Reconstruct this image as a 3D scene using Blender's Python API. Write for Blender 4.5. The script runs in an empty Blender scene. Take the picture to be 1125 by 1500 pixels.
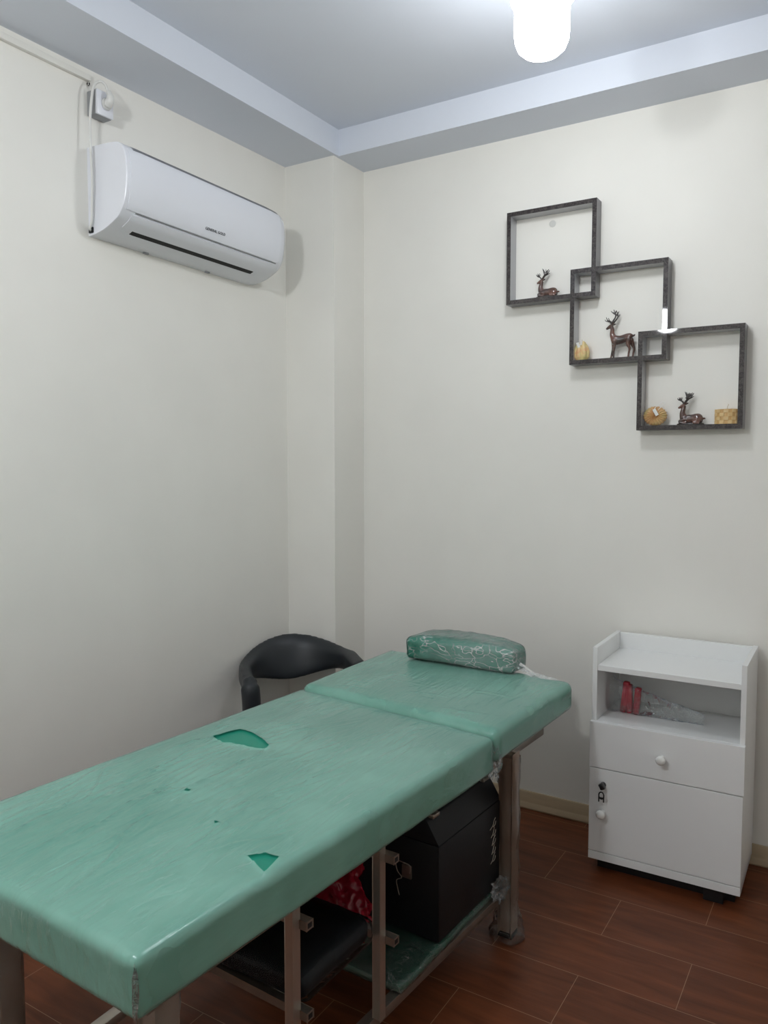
import bpy, bmesh, math, random
from mathutils import Vector, Matrix, noise
random.seed(7)
scn = bpy.context.scene
COL = scn.collection
PI = math.pi

# ------------------------------------------------------------------ helpers
def link(o, parent=None):
    COL.objects.link(o)
    if parent: o.parent = parent
    return o

def mesh_obj(name, bm, mats, parent=None, smooth=True, angle=40):
    me = bpy.data.meshes.new(name)
    bmesh.ops.recalc_face_normals(bm, faces=bm.faces[:])
    bm.to_mesh(me); bm.free()
    if not isinstance(mats, (list, tuple)): mats = [mats]
    for m in mats: me.materials.append(m)
    if smooth:
        for p in me.polygons: p.use_smooth = True
        me.set_sharp_from_angle(angle=math.radians(angle))
    return link(bpy.data.objects.new(name, me), parent)

def thing(name, label, cat, loc=(0, 0, 0), rz=0.0, group=None):
    o = bpy.data.objects.new(name, None)
    o.empty_display_size = .05
    o.location = loc; o.rotation_euler = (0, 0, rz)
    link(o); return tag(o, label, cat, group)

def tag(o, label, cat, group=None):
    o['label'] = label; o['category'] = cat
    if group: o['group'] = group
    return o

def structure(o, label=None):
    o['kind'] = 'structure'
    if label: o['label'] = label
    return o

def box(bm, a, b, mi=0, bevel=0.0, seg=2):
    x0, y0, z0 = a; x1, y1, z1 = b
    r = bmesh.ops.create_cube(bm, size=1)
    vs = r['verts']
    for v in vs:
        v.co = Vector((x0 + (v.co.x + .5) * (x1 - x0), y0 + (v.co.y + .5) * (y1 - y0), z0 + (v.co.z + .5) * (z1 - z0)))
    fs = set(f for v in vs for f in v.link_faces)
    for f in fs: f.material_index = mi
    if bevel > 0:
        es = list(set(e for v in vs for e in v.link_edges))
        bmesh.ops.bevel(bm, geom=es, offset=bevel, segments=seg, profile=.5, affect='EDGES')
    return vs

def frames(pts):
    out = []; n = len(pts); prev = None
    for i in range(n):
        t = (pts[min(i + 1, n - 1)] - pts[max(i - 1, 0)]).normalized()
        if prev is None:
            a = Vector((0, 0, 1)) if abs(t.z) < .9 else Vector((1, 0, 0))
            u = t.cross(a).normalized()
        else:
            u = prev - t * prev.dot(t)
            u = u.normalized() if u.length > 1e-6 else t.orthogonal().normalized()
        prev = u; out.append((t, u, t.cross(u)))
    return out

def tube(bm, pts, radii, seg=10, mi=0, sx=1.0, sy=1.0):
    pts = [Vector(p) for p in pts]
    if not isinstance(radii, (list, tuple)): radii = [radii] * len(pts)
    rings = []
    for p, r, (t, u, w) in zip(pts, radii, frames(pts)):
        rings.append([bm.verts.new(p + u * math.cos(2 * PI * k / seg) * r * sx + w * math.sin(2 * PI * k / seg) * r * sy) for k in range(seg)])
    for a, b in zip(rings, rings[1:]):
        for k in range(seg):
            bm.faces.new((a[k], a[(k + 1) % seg], b[(k + 1) % seg], b[k])).material_index = mi
    bm.faces.new(rings[0][::-1]).material_index = mi
    bm.faces.new(rings[-1]).material_index = mi

def bar(bm, a, b, w, h, mi=0, bevel=.0015):
    """square tube from a to b, w sideways, h vertical-ish"""
    a = Vector(a); b = Vector(b); t = (b - a).normalized()
    up = Vector((0, 0, 1)) if abs(t.z) < .9 else Vector((0, 1, 0))
    s = t.cross(up).normalized(); q = s.cross(t)
    L = (b - a).length
    vs = box(bm, (-w / 2, 0, -h / 2), (w / 2, L, h / 2), mi)
    M = Matrix(((s.x, t.x, q.x, a.x), (s.y, t.y, q.y, a.y), (s.z, t.z, q.z, a.z), (0, 0, 0, 1)))
    for v in vs: v.co = M @ v.co
    es = list(set(e for v in vs for e in v.link_edges))
    if bevel: bmesh.ops.bevel(bm, geom=es, offset=bevel, segments=2, profile=.5, affect='EDGES')

def lathe(bm, prof, seg=32, center=(0, 0, 0), mi=0, axis='z'):
    c = Vector(center); rings = []
    for r, z in prof:
        ring = []
        for k in range(seg):
            a = 2 * PI * k / seg
            p = Vector((r * math.cos(a), r * math.sin(a), z))
            if axis == 'x': p = Vector((p.z, p.x, p.y))
            if axis == '-y': p = Vector((p.x, -p.z, p.y))
            ring.append(bm.verts.new(c + p))
        rings.append(ring)
    for a, b in zip(rings, rings[1:]):
        for k in range(seg):
            bm.faces.new((a[k], a[(k + 1) % seg], b[(k + 1) % seg], b[k])).material_index = mi
    bm.faces.new(rings[0][::-1]).material_index = mi
    bm.faces.new(rings[-1]).material_index = mi

def prism(bm, poly, axis, a, b, mi=0):
    """poly of 2D points extruded along axis: 'y' poly=(x,z); 'x' poly=(y,z); 'z' poly=(x,y)"""
    def P(p, t):
        return {'y': (p[0], t, p[1]), 'x': (t, p[0], p[1]), 'z': (p[0], p[1], t)}[axis]
    A = [bm.verts.new(P(p, a)) for p in poly]; B = [bm.verts.new(P(p, b)) for p in poly]
    n = len(poly); fs = []
    fs.append(bm.faces.new(A)); fs.append(bm.faces.new(B[::-1]))
    for i in range(n): fs.append(bm.faces.new((A[i], B[i], B[(i + 1) % n], A[(i + 1) % n])))
    for f in fs: f.material_index = mi
    return A + B

def smooth_path(pts, n=8):
    pts = [Vector(p) for p in pts]; out = []
    P = [2 * pts[0] - pts[1]] + pts + [2 * pts[-1] - pts[-2]]
    for i in range(1, len(P) - 2):
        p0, p1, p2, p3 = P[i - 1:i + 3]
        for k in range(n):
            t = k / n
            out.append(.5 * (2 * p1 + (p2 - p0) * t + (2 * p0 - 5 * p1 + 4 * p2 - p3) * t * t + (3 * p1 - p0 - 3 * p2 + p3) * t ** 3))
    out.append(pts[-1]); return out

def blob(bm, c, r, scale=(1, 1, 1), rot=None, sub=3):
    M = Matrix.Translation(Vector(c))
    if rot: M = M @ rot
    M = M @ Matrix.Diagonal((r * scale[0], r * scale[1], r * scale[2], 1))
    bmesh.ops.create_icosphere(bm, subdivisions=sub, radius=1, matrix=M)

def fuse(name, bm, mats, parent=None, voxel=.002, sm=3):
    """turn overlapping closed shapes into one continuous smooth surface"""
    me = bpy.data.meshes.new(name); bmesh.ops.recalc_face_normals(bm, faces=bm.faces[:])
    bm.to_mesh(me); bm.free()
    t = bpy.data.objects.new('tmp', me); COL.objects.link(t)
    m = t.modifiers.new('r', 'REMESH'); m.mode = 'VOXEL'; m.voxel_size = voxel
    if sm:
        s = t.modifiers.new('s', 'SMOOTH'); s.iterations = sm; s.factor = .5
    dg = bpy.context.evaluated_depsgraph_get(); dg.update()
    me2 = bpy.data.meshes.new_from_object(t.evaluated_get(dg))
    bpy.data.objects.remove(t); bpy.data.meshes.remove(me)
    me2.name = name; me2.materials.clear()
    for mm in (mats if isinstance(mats, (list, tuple)) else [mats]): me2.materials.append(mm)
    for p in me2.polygons: p.use_smooth = True; p.material_index = 0
    return link(bpy.data.objects.new(name, me2), parent)

# ------------------------------------------------------------------ materials
def new_mat(name):
    m = bpy.data.materials.new(name); m.use_nodes = True
    nt = m.node_tree; b = nt.nodes['Principled BSDF']
    return m, nt, b

def srgb(r, g, b):
    f = lambda c: ((c / 255 + .055) / 1.055) ** 2.4 if c > 10.3 else c / 255 / 12.92
    return (f(r), f(g), f(b), 1)

def mat(name, col, rough=.5, metal=0.0, spec=.5, coat=0.0, var=0.0, vscale=8, bump=0.0, bscale=60, stretch=(1, 1, 1), trans=0.0):
    m, nt, b = new_mat(name)
    b.inputs['Base Color'].default_value = col
    b.inputs['Roughness'].default_value = rough
    b.inputs['Metallic'].default_value = metal
    b.inputs['Specular IOR Level'].default_value = spec
    b.inputs['Coat Weight'].default_value = coat
    b.inputs['Coat Roughness'].default_value = .06
    b.inputs['Transmission Weight'].default_value = trans
    N = nt.nodes; L = nt.links
    tc = N.new('ShaderNodeTexCoord'); mp = N.new('ShaderNodeMapping')
    mp.inputs['Scale'].default_value = stretch
    L.new(tc.outputs['Object'], mp.inputs['Vector'])
    if var > 0:
        n = N.new('ShaderNodeTexNoise'); n.inputs['Scale'].default_value = vscale; n.inputs['Detail'].default_value = 5
        L.new(mp.outputs[0], n.inputs['Vector'])
        r = N.new('ShaderNodeValToRGB')
        r.color_ramp.elements[0].position = .3; r.color_ramp.elements[1].position = .7
        r.color_ramp.elements[0].color = tuple(c * (1 - var) for c in col[:3]) + (1,)
        r.color_ramp.elements[1].color = tuple(min(1, c * (1 + var)) for c in col[:3]) + (1,)
        L.new(n.outputs['Fac'], r.inputs[0]); L.new(r.outputs[0], b.inputs['Base Color'])
    if bump > 0:
        n2 = N.new('ShaderNodeTexNoise'); n2.inputs['Scale'].default_value = bscale; n2.inputs['Detail'].default_value = 4
        L.new(mp.outputs[0], n2.inputs['Vector'])
        bp = N.new('ShaderNodeBump'); bp.inputs['Strength'].default_value = bump; bp.inputs['Distance'].default_value = .004
        L.new(n2.outputs['Fac'], bp.inputs['Height']); L.new(bp.outputs[0], b.inputs['Normal'])
    return m

def film_mat(name, haze=.2, gloss=.12, tint=(.8, .86, .84, 1), scale=30, stretch=(1, 1, 1), bump=.6, lo=.35, hi=.7, hvar=.5, dist=.006, ior=1.45, crease=0.0, cscale=20, cstretch=(1, 1, 1), cw=.03, cmask=(.4, .6)):
    """clear plastic film: see-through, with a milky haze and glossy creases"""
    m = bpy.data.materials.new(name); m.use_nodes = True
    nt = m.node_tree; N = nt.nodes; L = nt.links
    N.remove(N['Principled BSDF']); out = N['Material Output']
    tc = N.new('ShaderNodeTexCoord'); mp = N.new('ShaderNodeMapping'); mp.inputs['Scale'].default_value = stretch
    L.new(tc.outputs['Object'], mp.inputs['Vector'])
    n = N.new('ShaderNodeTexNoise'); n.inputs['Scale'].default_value = scale; n.inputs['Detail'].default_value = 6
    n.inputs['Distortion'].default_value = .8
    L.new(mp.outputs[0], n.inputs['Vector'])
    n2 = N.new('ShaderNodeTexNoise'); n2.inputs['Scale'].default_value = 3.5; n2.inputs['Detail'].default_value = 3
    L.new(tc.outputs['Object'], n2.inputs['Vector'])
    bp = N.new('ShaderNodeBump'); bp.inputs['Strength'].default_value = bump; bp.inputs['Distance'].default_value = dist
    L.new(n.outputs['Fac'], bp.inputs['Height'])
    tr = N.new('ShaderNodeBsdfTransparent'); tr.inputs[0].default_value = (.97, .98, .98, 1)
    df = N.new('ShaderNodeBsdfDiffuse'); df.inputs[0].default_value = tint
    gl = N.new('ShaderNodeBsdfGlossy'); gl.inputs['Roughness'].default_value = gloss; gl.inputs[0].default_value = (.95, .97, 1, 1)
    L.new(bp.outputs[0], gl.inputs['Normal']); L.new(bp.outputs[0], df.inputs['Normal'])
    mr = N.new('ShaderNodeMapRange'); mr.inputs[1].default_value = lo; mr.inputs[2].default_value = hi
    mr.inputs[3].default_value = haze * (1 - hvar); mr.inputs[4].default_value = haze * (1 + hvar)
    L.new(n2.outputs['Fac'], mr.inputs[0])
    hz = mr.outputs[0]
    if crease > 0:       # thin milky fold lines of the film, in patches
        mpc = N.new('ShaderNodeMapping'); mpc.inputs['Scale'].default_value = cstretch
        L.new(tc.outputs['Object'], mpc.inputs['Vector'])
        nd = N.new('ShaderNodeTexNoise'); nd.inputs['Scale'].default_value = cscale * .6; nd.inputs['Detail'].default_value = 2
        L.new(mpc.outputs[0], nd.inputs['Vector'])
        ad = N.new('ShaderNodeMix'); ad.data_type = 'VECTOR'; ad.inputs[0].default_value = .12
        L.new(mpc.outputs[0], ad.inputs[4]); L.new(nd.outputs['Color'], ad.inputs[5])
        vo = N.new('ShaderNodeTexVoronoi'); vo.feature = 'DISTANCE_TO_EDGE'; vo.inputs['Scale'].default_value = cscale
        L.new(ad.outputs[1], vo.inputs['Vector'])
        r1 = N.new('ShaderNodeMapRange'); r1.inputs[1].default_value = 0; r1.inputs[2].default_value = cw; r1.inputs[3].default_value = crease; r1.inputs[4].default_value = 0
        L.new(vo.outputs['Distance'], r1.inputs[0])
        nm = N.new('ShaderNodeTexNoise'); nm.inputs['Scale'].default_value = cscale * .35; L.new(tc.outputs['Object'], nm.inputs['Vector'])
        r2 = N.new('ShaderNodeMapRange'); r2.inputs[1].default_value = cmask[0]; r2.inputs[2].default_value = cmask[1]
        L.new(nm.outputs['Fac'], r2.inputs[0])
        mu = N.new('ShaderNodeMath'); mu.operation = 'MULTIPLY_ADD'
        L.new(r1.outputs[0], mu.inputs[0]); L.new(r2.outputs[0], mu.inputs[1]); L.new(mr.outputs[0], mu.inputs[2]); hz = mu.outputs[0]
    m1 = N.new('ShaderNodeMixShader'); L.new(hz, m1.inputs[0]); L.new(tr.outputs[0], m1.inputs[1]); L.new(df.outputs[0], m1.inputs[2])
    fr = N.new('ShaderNodeFresnel'); fr.inputs['IOR'].default_value = ior; L.new(bp.outputs[0], fr.inputs['Normal'])
    m2 = N.new('ShaderNodeMixShader'); L.new(fr.outputs[0], m2.inputs[0]); L.new(m1.outputs[0], m2.inputs[1]); L.new(gl.outputs[0], m2.inputs[2])
    L.new(m2.outputs[0], out.inputs['Surface'])
    return m

M_wall = mat('cream_wall_paint', srgb(242, 240, 233), rough=.55, spec=.25, var=.02, vscale=3, bump=.05, bscale=25)
M_ceil = mat('ceiling_paint', srgb(222, 227, 236), rough=.7, spec=.2, var=.015, vscale=2, bump=.04, bscale=25)
M_skirt = mat('beige_skirting', srgb(190, 170, 140), rough=.35, var=.06, vscale=12, stretch=(1, 6, 6))
M_white = mat('white_melamine', srgb(240, 241, 240), rough=.28, spec=.4)
M_acwhite = mat('air_conditioner_plastic', srgb(232, 234, 240), rough=.25, spec=.5)
M_grey = mat('grey_plastic', srgb(150, 152, 155), rough=.4)
M_dark = mat('dark_gap', srgb(25, 25, 27), rough=.7)
M_ceramic = mat('white_ceramic', srgb(236, 236, 232), rough=.08, coat=.6)
M_black = mat('black_plastic', srgb(20, 20, 22), rough=.5)
M_chair = mat('charcoal_chair_plastic', srgb(40, 44, 48), rough=.42, spec=.45, bump=.08, bscale=180)
M_chrome = mat('brushed_steel', srgb(190, 182, 172), rough=.3, metal=.82, bump=.05, bscale=90)
M_steel = mat('steel_tube', srgb(150, 140, 130), rough=.32, metal=.75, var=.08, vscale=30)
M_leg = mat('bronze_leg_tube', srgb(172, 148, 130), rough=.32, metal=.4, var=.08, vscale=14)
M_green = mat('green_vinyl', srgb(30, 142, 118), rough=.42, spec=.4, var=.05, vscale=9, bump=.04, bscale=200)
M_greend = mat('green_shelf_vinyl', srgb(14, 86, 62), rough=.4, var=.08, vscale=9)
M_case = mat('black_case_vinyl', srgb(20, 22, 26), rough=.5, spec=.35, bump=.12, bscale=240)
M_navy = mat('navy_black_fabric', srgb(10, 13, 19), rough=.75, spec=.12, bump=.08, bscale=50)
M_red = mat('red_plastic_bag', srgb(132, 12, 34), rough=.2, spec=.5, var=.15, vscale=16, bump=.25, bscale=24)
M_pink = mat('red_hair_clips', srgb(190, 40, 62), rough=.25, var=.15, vscale=60)
M_antler = mat('dark_bronze', srgb(52, 46, 44), rough=.3, spec=.6, coat=.3)
M_shelfin = mat('grey_gloss_laminate', srgb(176, 177, 180), rough=.22, spec=.5, coat=.3)
M_text = mat('logo_grey', srgb(70, 70, 74), rough=.4)
M_wick = mat('candle_wick', srgb(215, 205, 185), rough=.7)
M_tag = mat('white_paper_tag', srgb(238, 238, 235), rough=.6)
M_gun = mat('gunmetal', srgb(84, 86, 88), rough=.3, metal=.85)
M_cord = mat('white_cord', srgb(224, 224, 220), rough=.4)

def deer_mat():
    m, nt, b = new_mat('bronze_brown_glaze'); N = nt.nodes; L = nt.links
    b.inputs['Roughness'].default_value = .22; b.inputs['Coat Weight'].default_value = .5
    tc = N.new('ShaderNodeTexCoord'); n = N.new('ShaderNodeTexNoise'); n.inputs['Scale'].default_value = 22; n.inputs['Detail'].default_value = 3
    L.new(tc.outputs['Object'], n.inputs['Vector'])
    r = N.new('ShaderNodeValToRGB'); e = r.color_ramp.elements
    e[0].position = .36; e[0].color = srgb(62, 52, 49); e[1].position = .66; e[1].color = srgb(120, 84, 72)
    L.new(n.outputs['Fac'], r.inputs[0]); L.new(r.outputs[0], b.inputs['Base Color'])
    return m
M_deer = deer_mat()

def edge_mat():
    m, nt, b = new_mat('dark_wood_grain_edge'); N = nt.nodes; L = nt.links
    b.inputs['Roughness'].default_value = .4; b.inputs['Specular IOR Level'].default_value = .15; b.inputs['Coat Weight'].default_value = .6; b.inputs['Coat Roughness'].default_value = .03
    tc = N.new('ShaderNodeTexCoord'); mp = N.new('ShaderNodeMapping'); mp.inputs['Scale'].default_value = (3, 1, 3)
    mp.inputs['Rotation'].default_value = (0, .78, 0)
    n = N.new('ShaderNodeTexNoise'); n.inputs['Scale'].default_value = 28; n.inputs['Detail'].default_value = 8; n.inputs['Distortion'].default_value = 1.5
    L.new(tc.outputs['Object'], mp.inputs[0]); L.new(mp.outputs[0], n.inputs['Vector'])
    r = N.new('ShaderNodeValToRGB'); e = r.color_ramp.elements
    e[0].position = .4; e[0].color = srgb(46, 41, 41); e[1].position = .66; e[1].color = srgb(82, 76, 74)
    L.new(n.outputs['Fac'], r.inputs[0]); L.new(r.outputs[0], b.inputs['Base Color'])
    return m
M_edge = edge_mat()
M_shelfout = mat('dark_grey_laminate', srgb(104, 103, 106), rough=.3, coat=.2, var=.06, vscale=40)

def wax_mat(name, cols, scale):
    m, nt, b = new_mat(name); N = nt.nodes; L = nt.links
    b.inputs['Roughness'].default_value = .4
    tc = N.new('ShaderNodeTexCoord'); n = N.new('ShaderNodeTexNoise'); n.inputs['Scale'].default_value = scale; n.inputs['Detail'].default_value = 2
    L.new(tc.outputs['Object'], n.inputs['Vector'])
    r = N.new('ShaderNodeValToRGB'); cr = r.color_ramp
    while len(cr.elements) < len(cols): cr.elements.new(.5)
    for i, c in enumerate(cols):
        cr.elements[i].position = .3 + .4 * i / (len(cols) - 1); cr.elements[i].color = srgb(*c)
    L.new(n.outputs['Fac'], r.inputs[0]); L.new(r.outputs[0], b.inputs['Base Color'])
    return m
M_flower = wax_mat('yellow_orange_wax', [(216, 152, 112), (226, 202, 146), (206, 194, 132)], 38)
M_shell = wax_mat('amber_wax', [(196, 146, 98), (206, 168, 116), (180, 166, 112)], 26)
M_weave2 = wax_mat('pale_straw_wax', [(212, 178, 122), (222, 194, 142)], 50)
M_weave = wax_mat('straw_wax', [(194, 152, 96), (210, 172, 114)], 60)

def floor_mat():
    m, nt, b = new_mat('brown_plank_tile'); N = nt.nodes; L = nt.links
    tc = N.new('ShaderNodeTexCoord'); mp = N.new('ShaderNodeMapping')
    # plank rows .2175 m deep, joints every .515 m, half-offset courses
    mp.inputs['Location'].default_value = (-1.305 + .515 * 4, .484 + .2175 * 21 , 0)
    L.new(tc.outputs['Object'], mp.inputs['Vector'])
    br = N.new('ShaderNodeTexBrick'); br.offset = .5; br.offset_frequency = 2; br.squash = 1
    br.inputs['Scale'].default_value = 1; br.inputs['Brick Width'].default_value = .515; br.inputs['Row Height'].default_value = .2175
    br.inputs['Mortar Size'].default_value = .0009; br.inputs['Mortar Smooth'].default_value = .1; br.inputs['Bias'].default_value = 0
    br.inputs['Color1'].default_value = (0, 0, 0, 1); br.inputs['Color2'].default_value = (1, 1, 1, 1); br.inputs['Mortar'].default_value = (.5, .5, .5, 1)
    L.new(mp.outputs[0], br.inputs['Vector'])
    mp2 = N.new('ShaderNodeMapping'); mp2.inputs['Scale'].default_value = (1.3, 9, 1)
    L.new(tc.outputs['Object'], mp2.inputs['Vector'])
    n = N.new('ShaderNodeTexNoise'); n.inputs['Scale'].default_value = 3; n.inputs['Detail'].default_value = 6; n.inputs['Distortion'].default_value = .6
    L.new(mp2.outputs[0], n.inputs['Vector'])
    r = N.new('ShaderNodeValToRGB'); e = r.color_ramp.elements
    e[0].position = .3; e[0].color = srgb(92, 47, 25); e[1].position = .72; e[1].color = srgb(126, 70, 42)
    L.new(n.outputs['Fac'], r.inputs[0])
    mx = N.new('ShaderNodeMix'); mx.data_type = 'RGBA'; mx.blend_type = 'MULTIPLY'; mx.inputs[0].default_value = .16
    L.new(r.outputs[0], mx.inputs[6]); L.new(br.outputs['Color'], mx.inputs[7])
    mg = N.new('ShaderNodeMix'); mg.data_type = 'RGBA'
    L.new(br.outputs['Fac'], mg.inputs[0]); L.new(mx.outputs[2], mg.inputs[6]); mg.inputs[7].default_value = srgb(160, 124, 96)
    L.new(mg.outputs[2], b.inputs['Base Color'])
    b.inputs['Roughness'].default_value = .38; b.inputs['Specular IOR Level'].default_value = .35
    n3 = N.new('ShaderNodeTexNoise'); n3.inputs['Scale'].default_value = 9; L.new(mp2.outputs[0], n3.inputs['Vector'])
    bp = N.new('ShaderNodeBump'); bp.inputs['Strength'].default_value = .12; bp.inputs['Distance'].default_value = .003
    L.new(n3.outputs['Fac'], bp.inputs['Height']); L.new(bp.outputs[0], b.inputs['Normal'])
    return m
M_floor = floor_mat()

def lamp_mat(st):
    m, nt, b = new_mat('lit_bulb'); b.inputs['Base Color'].default_value = (1, 1, 1, 1)
    b.inputs['Emission Color'].default_value = (.94, .97, 1.0, 1); b.inputs['Emission Strength'].default_value = st
    return m
M_lamp = lamp_mat(34); M_lamp2 = lamp_mat(110)
M_film_bed = film_mat('bed_plastic_film', haze=.36, gloss=.14, tint=(.54, .95, .80, 1), scale=4, stretch=(8, 1.2, 4), bump=.45, hvar=.22, dist=.012, ior=1.5)
M_film = film_mat('clear_plastic_film', haze=.05, crease=.35, cscale=34, cw=.035, cmask=(.4, .6), gloss=.1, scale=24, bump=1.0, hvar=.9, dist=.012)
M_film_leg = film_mat('leg_plastic_film', haze=.10, gloss=.14, scale=30, stretch=(1, 1, .5), bump=.9, hvar=.9, dist=.01)
M_film_pil = film_mat('pillow_plastic_film', haze=.17, crease=.6, cscale=30, cstretch=(.6, 1.3, 1.2), cw=.045, cmask=(.3, .55), gloss=.1, scale=14, stretch=(1.6, 1, 1), bump=1.0, hvar=.9, dist=.014)

# ------------------------------------------------------------------ room shell
XR, YF, ZC, Z1 = 3.2, -4.3, 2.79, 2.683
def sbox(name, a, b, m, label, bev=0):
    bm = bmesh.new(); box(bm, a, b, bevel=bev)
    return structure(mesh_obj(name, bm, m, smooth=False), label)
sbox('floor', (-.15, YF - .15, -.1), (XR + .15, .15, 0), M_floor, 'brown wood-look plank tile floor')
sbox('ceiling', (-.15, YF - .15, ZC), (XR + .15, .15, ZC + .12), M_ceil, 'pale grey painted ceiling')
sbox('wall_left', (-.15, YF, 0), (0, .15, ZC), M_wall, 'cream wall on the left behind the air conditioner')
sbox('wall_back', (0, 0, 0), (XR, .15, ZC), M_wall, 'cream back wall behind the shelves and cabinet')
sbox('wall_right', (XR, YF, 0), (XR + .15, .15, ZC), M_wall, 'cream wall on the right')
sbox('wall_front', (-.15, YF - .15, 0), (XR + .15, YF, ZC), M_wall, 'cream wall behind the camera')
sbox('trim_1', (0, -.2286, 0), (.2565, 0, Z1), M_wall, 'cream corner column')
sbox('trim_2', (0, YF, Z1), (.2689, 0, ZC), M_ceil, 'white ceiling beam along the left wall')
sbox('trim_3', (.2689, -.2082, Z1), (XR, 0, ZC), M_ceil, 'white ceiling beam along the back wall')
def skirting(name, poly_axis, a, b, flip, label):
    bm = bmesh.new()
    pr = [(0, 0), (.014, 0), (.017, .006), (.016, .018), (.011, .026), (.010, .03), (.010, .066), (.007, .072), (0, .072)]
    if poly_axis == 'x': prism(bm, [(-p, z) for p, z in pr], 'x', a, b)
    else: prism(bm, pr, 'y', a, b)
    return structure(mesh_obj(name, bm, M_skirt, angle=30), label)
skirting('baseboard_back', 'x', .2565, XR, 0, 'beige skirting along the back wall')
skirting('baseboard_left', 'y', YF, -.2286, 0, 'beige skirting along the left wall')

# ------------------------------------------------------------------ ceiling bulbs
def bulb(x, y, label, lm, drop=0.0):
    t = thing('light_bulb', label, 'lamp', (x, y, ZC - drop), 0, 'white ceiling bulbs')
    if drop:
        bm = bmesh.new(); tube(bm, [(0, 0, -.002), (0, 0, drop)], .006, 10); mesh_obj('hanging_cord', bm, M_cord, t)
    bm = bmesh.new()
    lathe(bm, [(.004, -.295), (.028, -.2935), (.05, -.286), (.064, -.273), (.071, -.255), (.073, -.235), (.073, -.165), (.071, -.158)], 40)
    mesh_obj('bulb_diffuser', bm, lm, t, angle=60)
    bm = bmesh.new()
    lathe(bm, [(.072, -.158), (.084, -.152), (.084, -.140), (.06, -.120), (.03, -.09), (.028, -.05)], 32)  # wide opaque collar added out of view to keep light off the ceiling
    mesh_obj('bulb_base', bm, M_acwhite, t)
    bm = bmesh.new()
    lathe(bm, [(.031, -.060), (.034, -.05), (.05, -.03), (.05, -.012), (.062, -.008), (.062, 0)], 40)
    mesh_obj('lamp_holder', bm, M_acwhite, t)
bulb(1.415, -.90, 'bright white bulb hanging from the ceiling above the wall shelves', M_lamp)
bulb(.98, -2.8, 'white bulb on a short cord in the rear half of the room, outside the photo', M_lamp2, .20)

# ------------------------------------------------------------------ air conditioner
TILT = -.018
def tl(y): return TILT * (y + 1.245)
M_seam = mat('seam_grey', srgb(118, 119, 124), rough=.5)
ACP = [(.0, 2.432), (.07, 2.430), (.135, 2.424), (.160, 2.414), (.176, 2.396), (.184, 2.37), (.187, 2.335), (.186, 2.30), (.181, 2.262), (.170, 2.225), (.150, 2.198), (.125, 2.182), (.08, 2.163), (.03, 2.152), (.0, 2.149)]
def ac_profile(n=6):
    return [(p.x, p.z) for p in smooth_path([(x, 0, z) for x, z in ACP], n)]
def ac_inset(p, k):                       # scale profile towards a point on the wall
    return (p[0] * k, 2.29 + (p[1] - 2.29) * (1 - (1 - k) * .55))
ac = thing('air_conditioner', 'white split air conditioner mounted high on the left wall', 'air conditioner', (0, -.85, 2.15))
ACO = Vector((0, -.85, 2.15))
def ac_mesh(name, bm, m, angle=35):
    for v in bm.verts: v.co = v.co - ACO
    return mesh_obj(name, bm, m, ac, angle=angle)
prof = ac_profile()
bm = bmesh.new()
st = [(-1.247, .985), (-1.2455, .996), (-1.242, 1.0), (-.53, 1.0), (-.49, .985), (-.462, .955), (-.445, .91), (-.437, .86)]
rings = []
for y, k in st:
    rings.append([bm.verts.new((q[0], y, q[1] + tl(y))) for q in (ac_inset(p, k) for p in prof)])
for a, b in zip(rings, rings[1:]):
    for i in range(len(a)): bm.faces.new((a[i], a[(i + 1) % len(a)], b[(i + 1) % len(a)], b[i]))
bm.faces.new(rings[0]); bm.faces.new(rings[-1][::-1])
ac_mesh('body', bm, M_acwhite, 28)
def ac_strip(name, zhi, zlo, ya, yb, off, m, thick=.004, onlylow=False):
    """a curved plate following the front profile between two heights"""
    pts = [p for p in ac_profile(24) if zlo <= p[1] <= zhi and p[0] > .02]
    V = [Vector((p[0], 0, p[1])) for p in pts]
    nr = []
    for i in range(len(V)):
        t = V[min(i + 1, len(V) - 1)] - V[max(i - 1, 0)]
        nr.append(Vector((-t.z, 0, t.x)).normalized())
    bm = bmesh.new(); ny = 14; grid = []
    for side in (off, off - thick):
        g = []
        for j in range(ny + 1):
            y = ya + (yb - ya) * j / ny
            e = min(y - ya, yb - y); d = 0 if e > .012 else .003 * (1 - e / .012)
            g.append([bm.verts.new((v.x + n.x * (side - d), y, v.z + n.z * (side - d) + tl(y))) for v, n in zip(V, nr)])
        grid.append(g)
    A, B = grid; n = len(V)
    for g in grid:
        for j in range(ny):
            for i in range(n - 1): bm.faces.new((g[j][i], g[j][i + 1], g[j + 1][i + 1], g[j + 1][i]))
    for j in range(ny):
        for i in (0, n - 1): bm.faces.new((A[j][i], A[j + 1][i], B[j + 1][i], B[j][i]))
    for j in (0, ny):
        for i in range(n - 1): bm.faces.new((A[j][i], A[j][i + 1], B[j][i + 1], B[j][i]))
    return ac_mesh(name, bm, m, 40)
ac_strip('front_panel', 2.398, 2.214, -1.232, -.490, .0045, M_acwhite)
ac_strip('top_seam', 2.4205, 2.400, -1.238, -.487, .0012, M_seam)
ac_strip('side_seam', 2.405, 2.20, -1.2405, -1.2345, .0006, M_seam)
ac_strip('panel_gap', 2.2135, 2.209, -1.232, -.490, .0008, M_grey)
ac_strip('air_slot', 2.200, 2.1655, -1.190, -.53, .0010, M_dark)
ac_strip('louver', 2.207, 2.1745, -1.205, -.525, .0055, M_acwhite)
# lower chin fixings: two small dark clips along the bottom rear edge
for yy in (-1.02, -.72):
    bm = bmesh.new(); box(bm, (.008, yy - .011, 2.144 + tl(yy)), (.014, yy + .011, 2.151 + tl(yy)))
    ac_mesh('bottom_clip', bm, M_grey)
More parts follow.
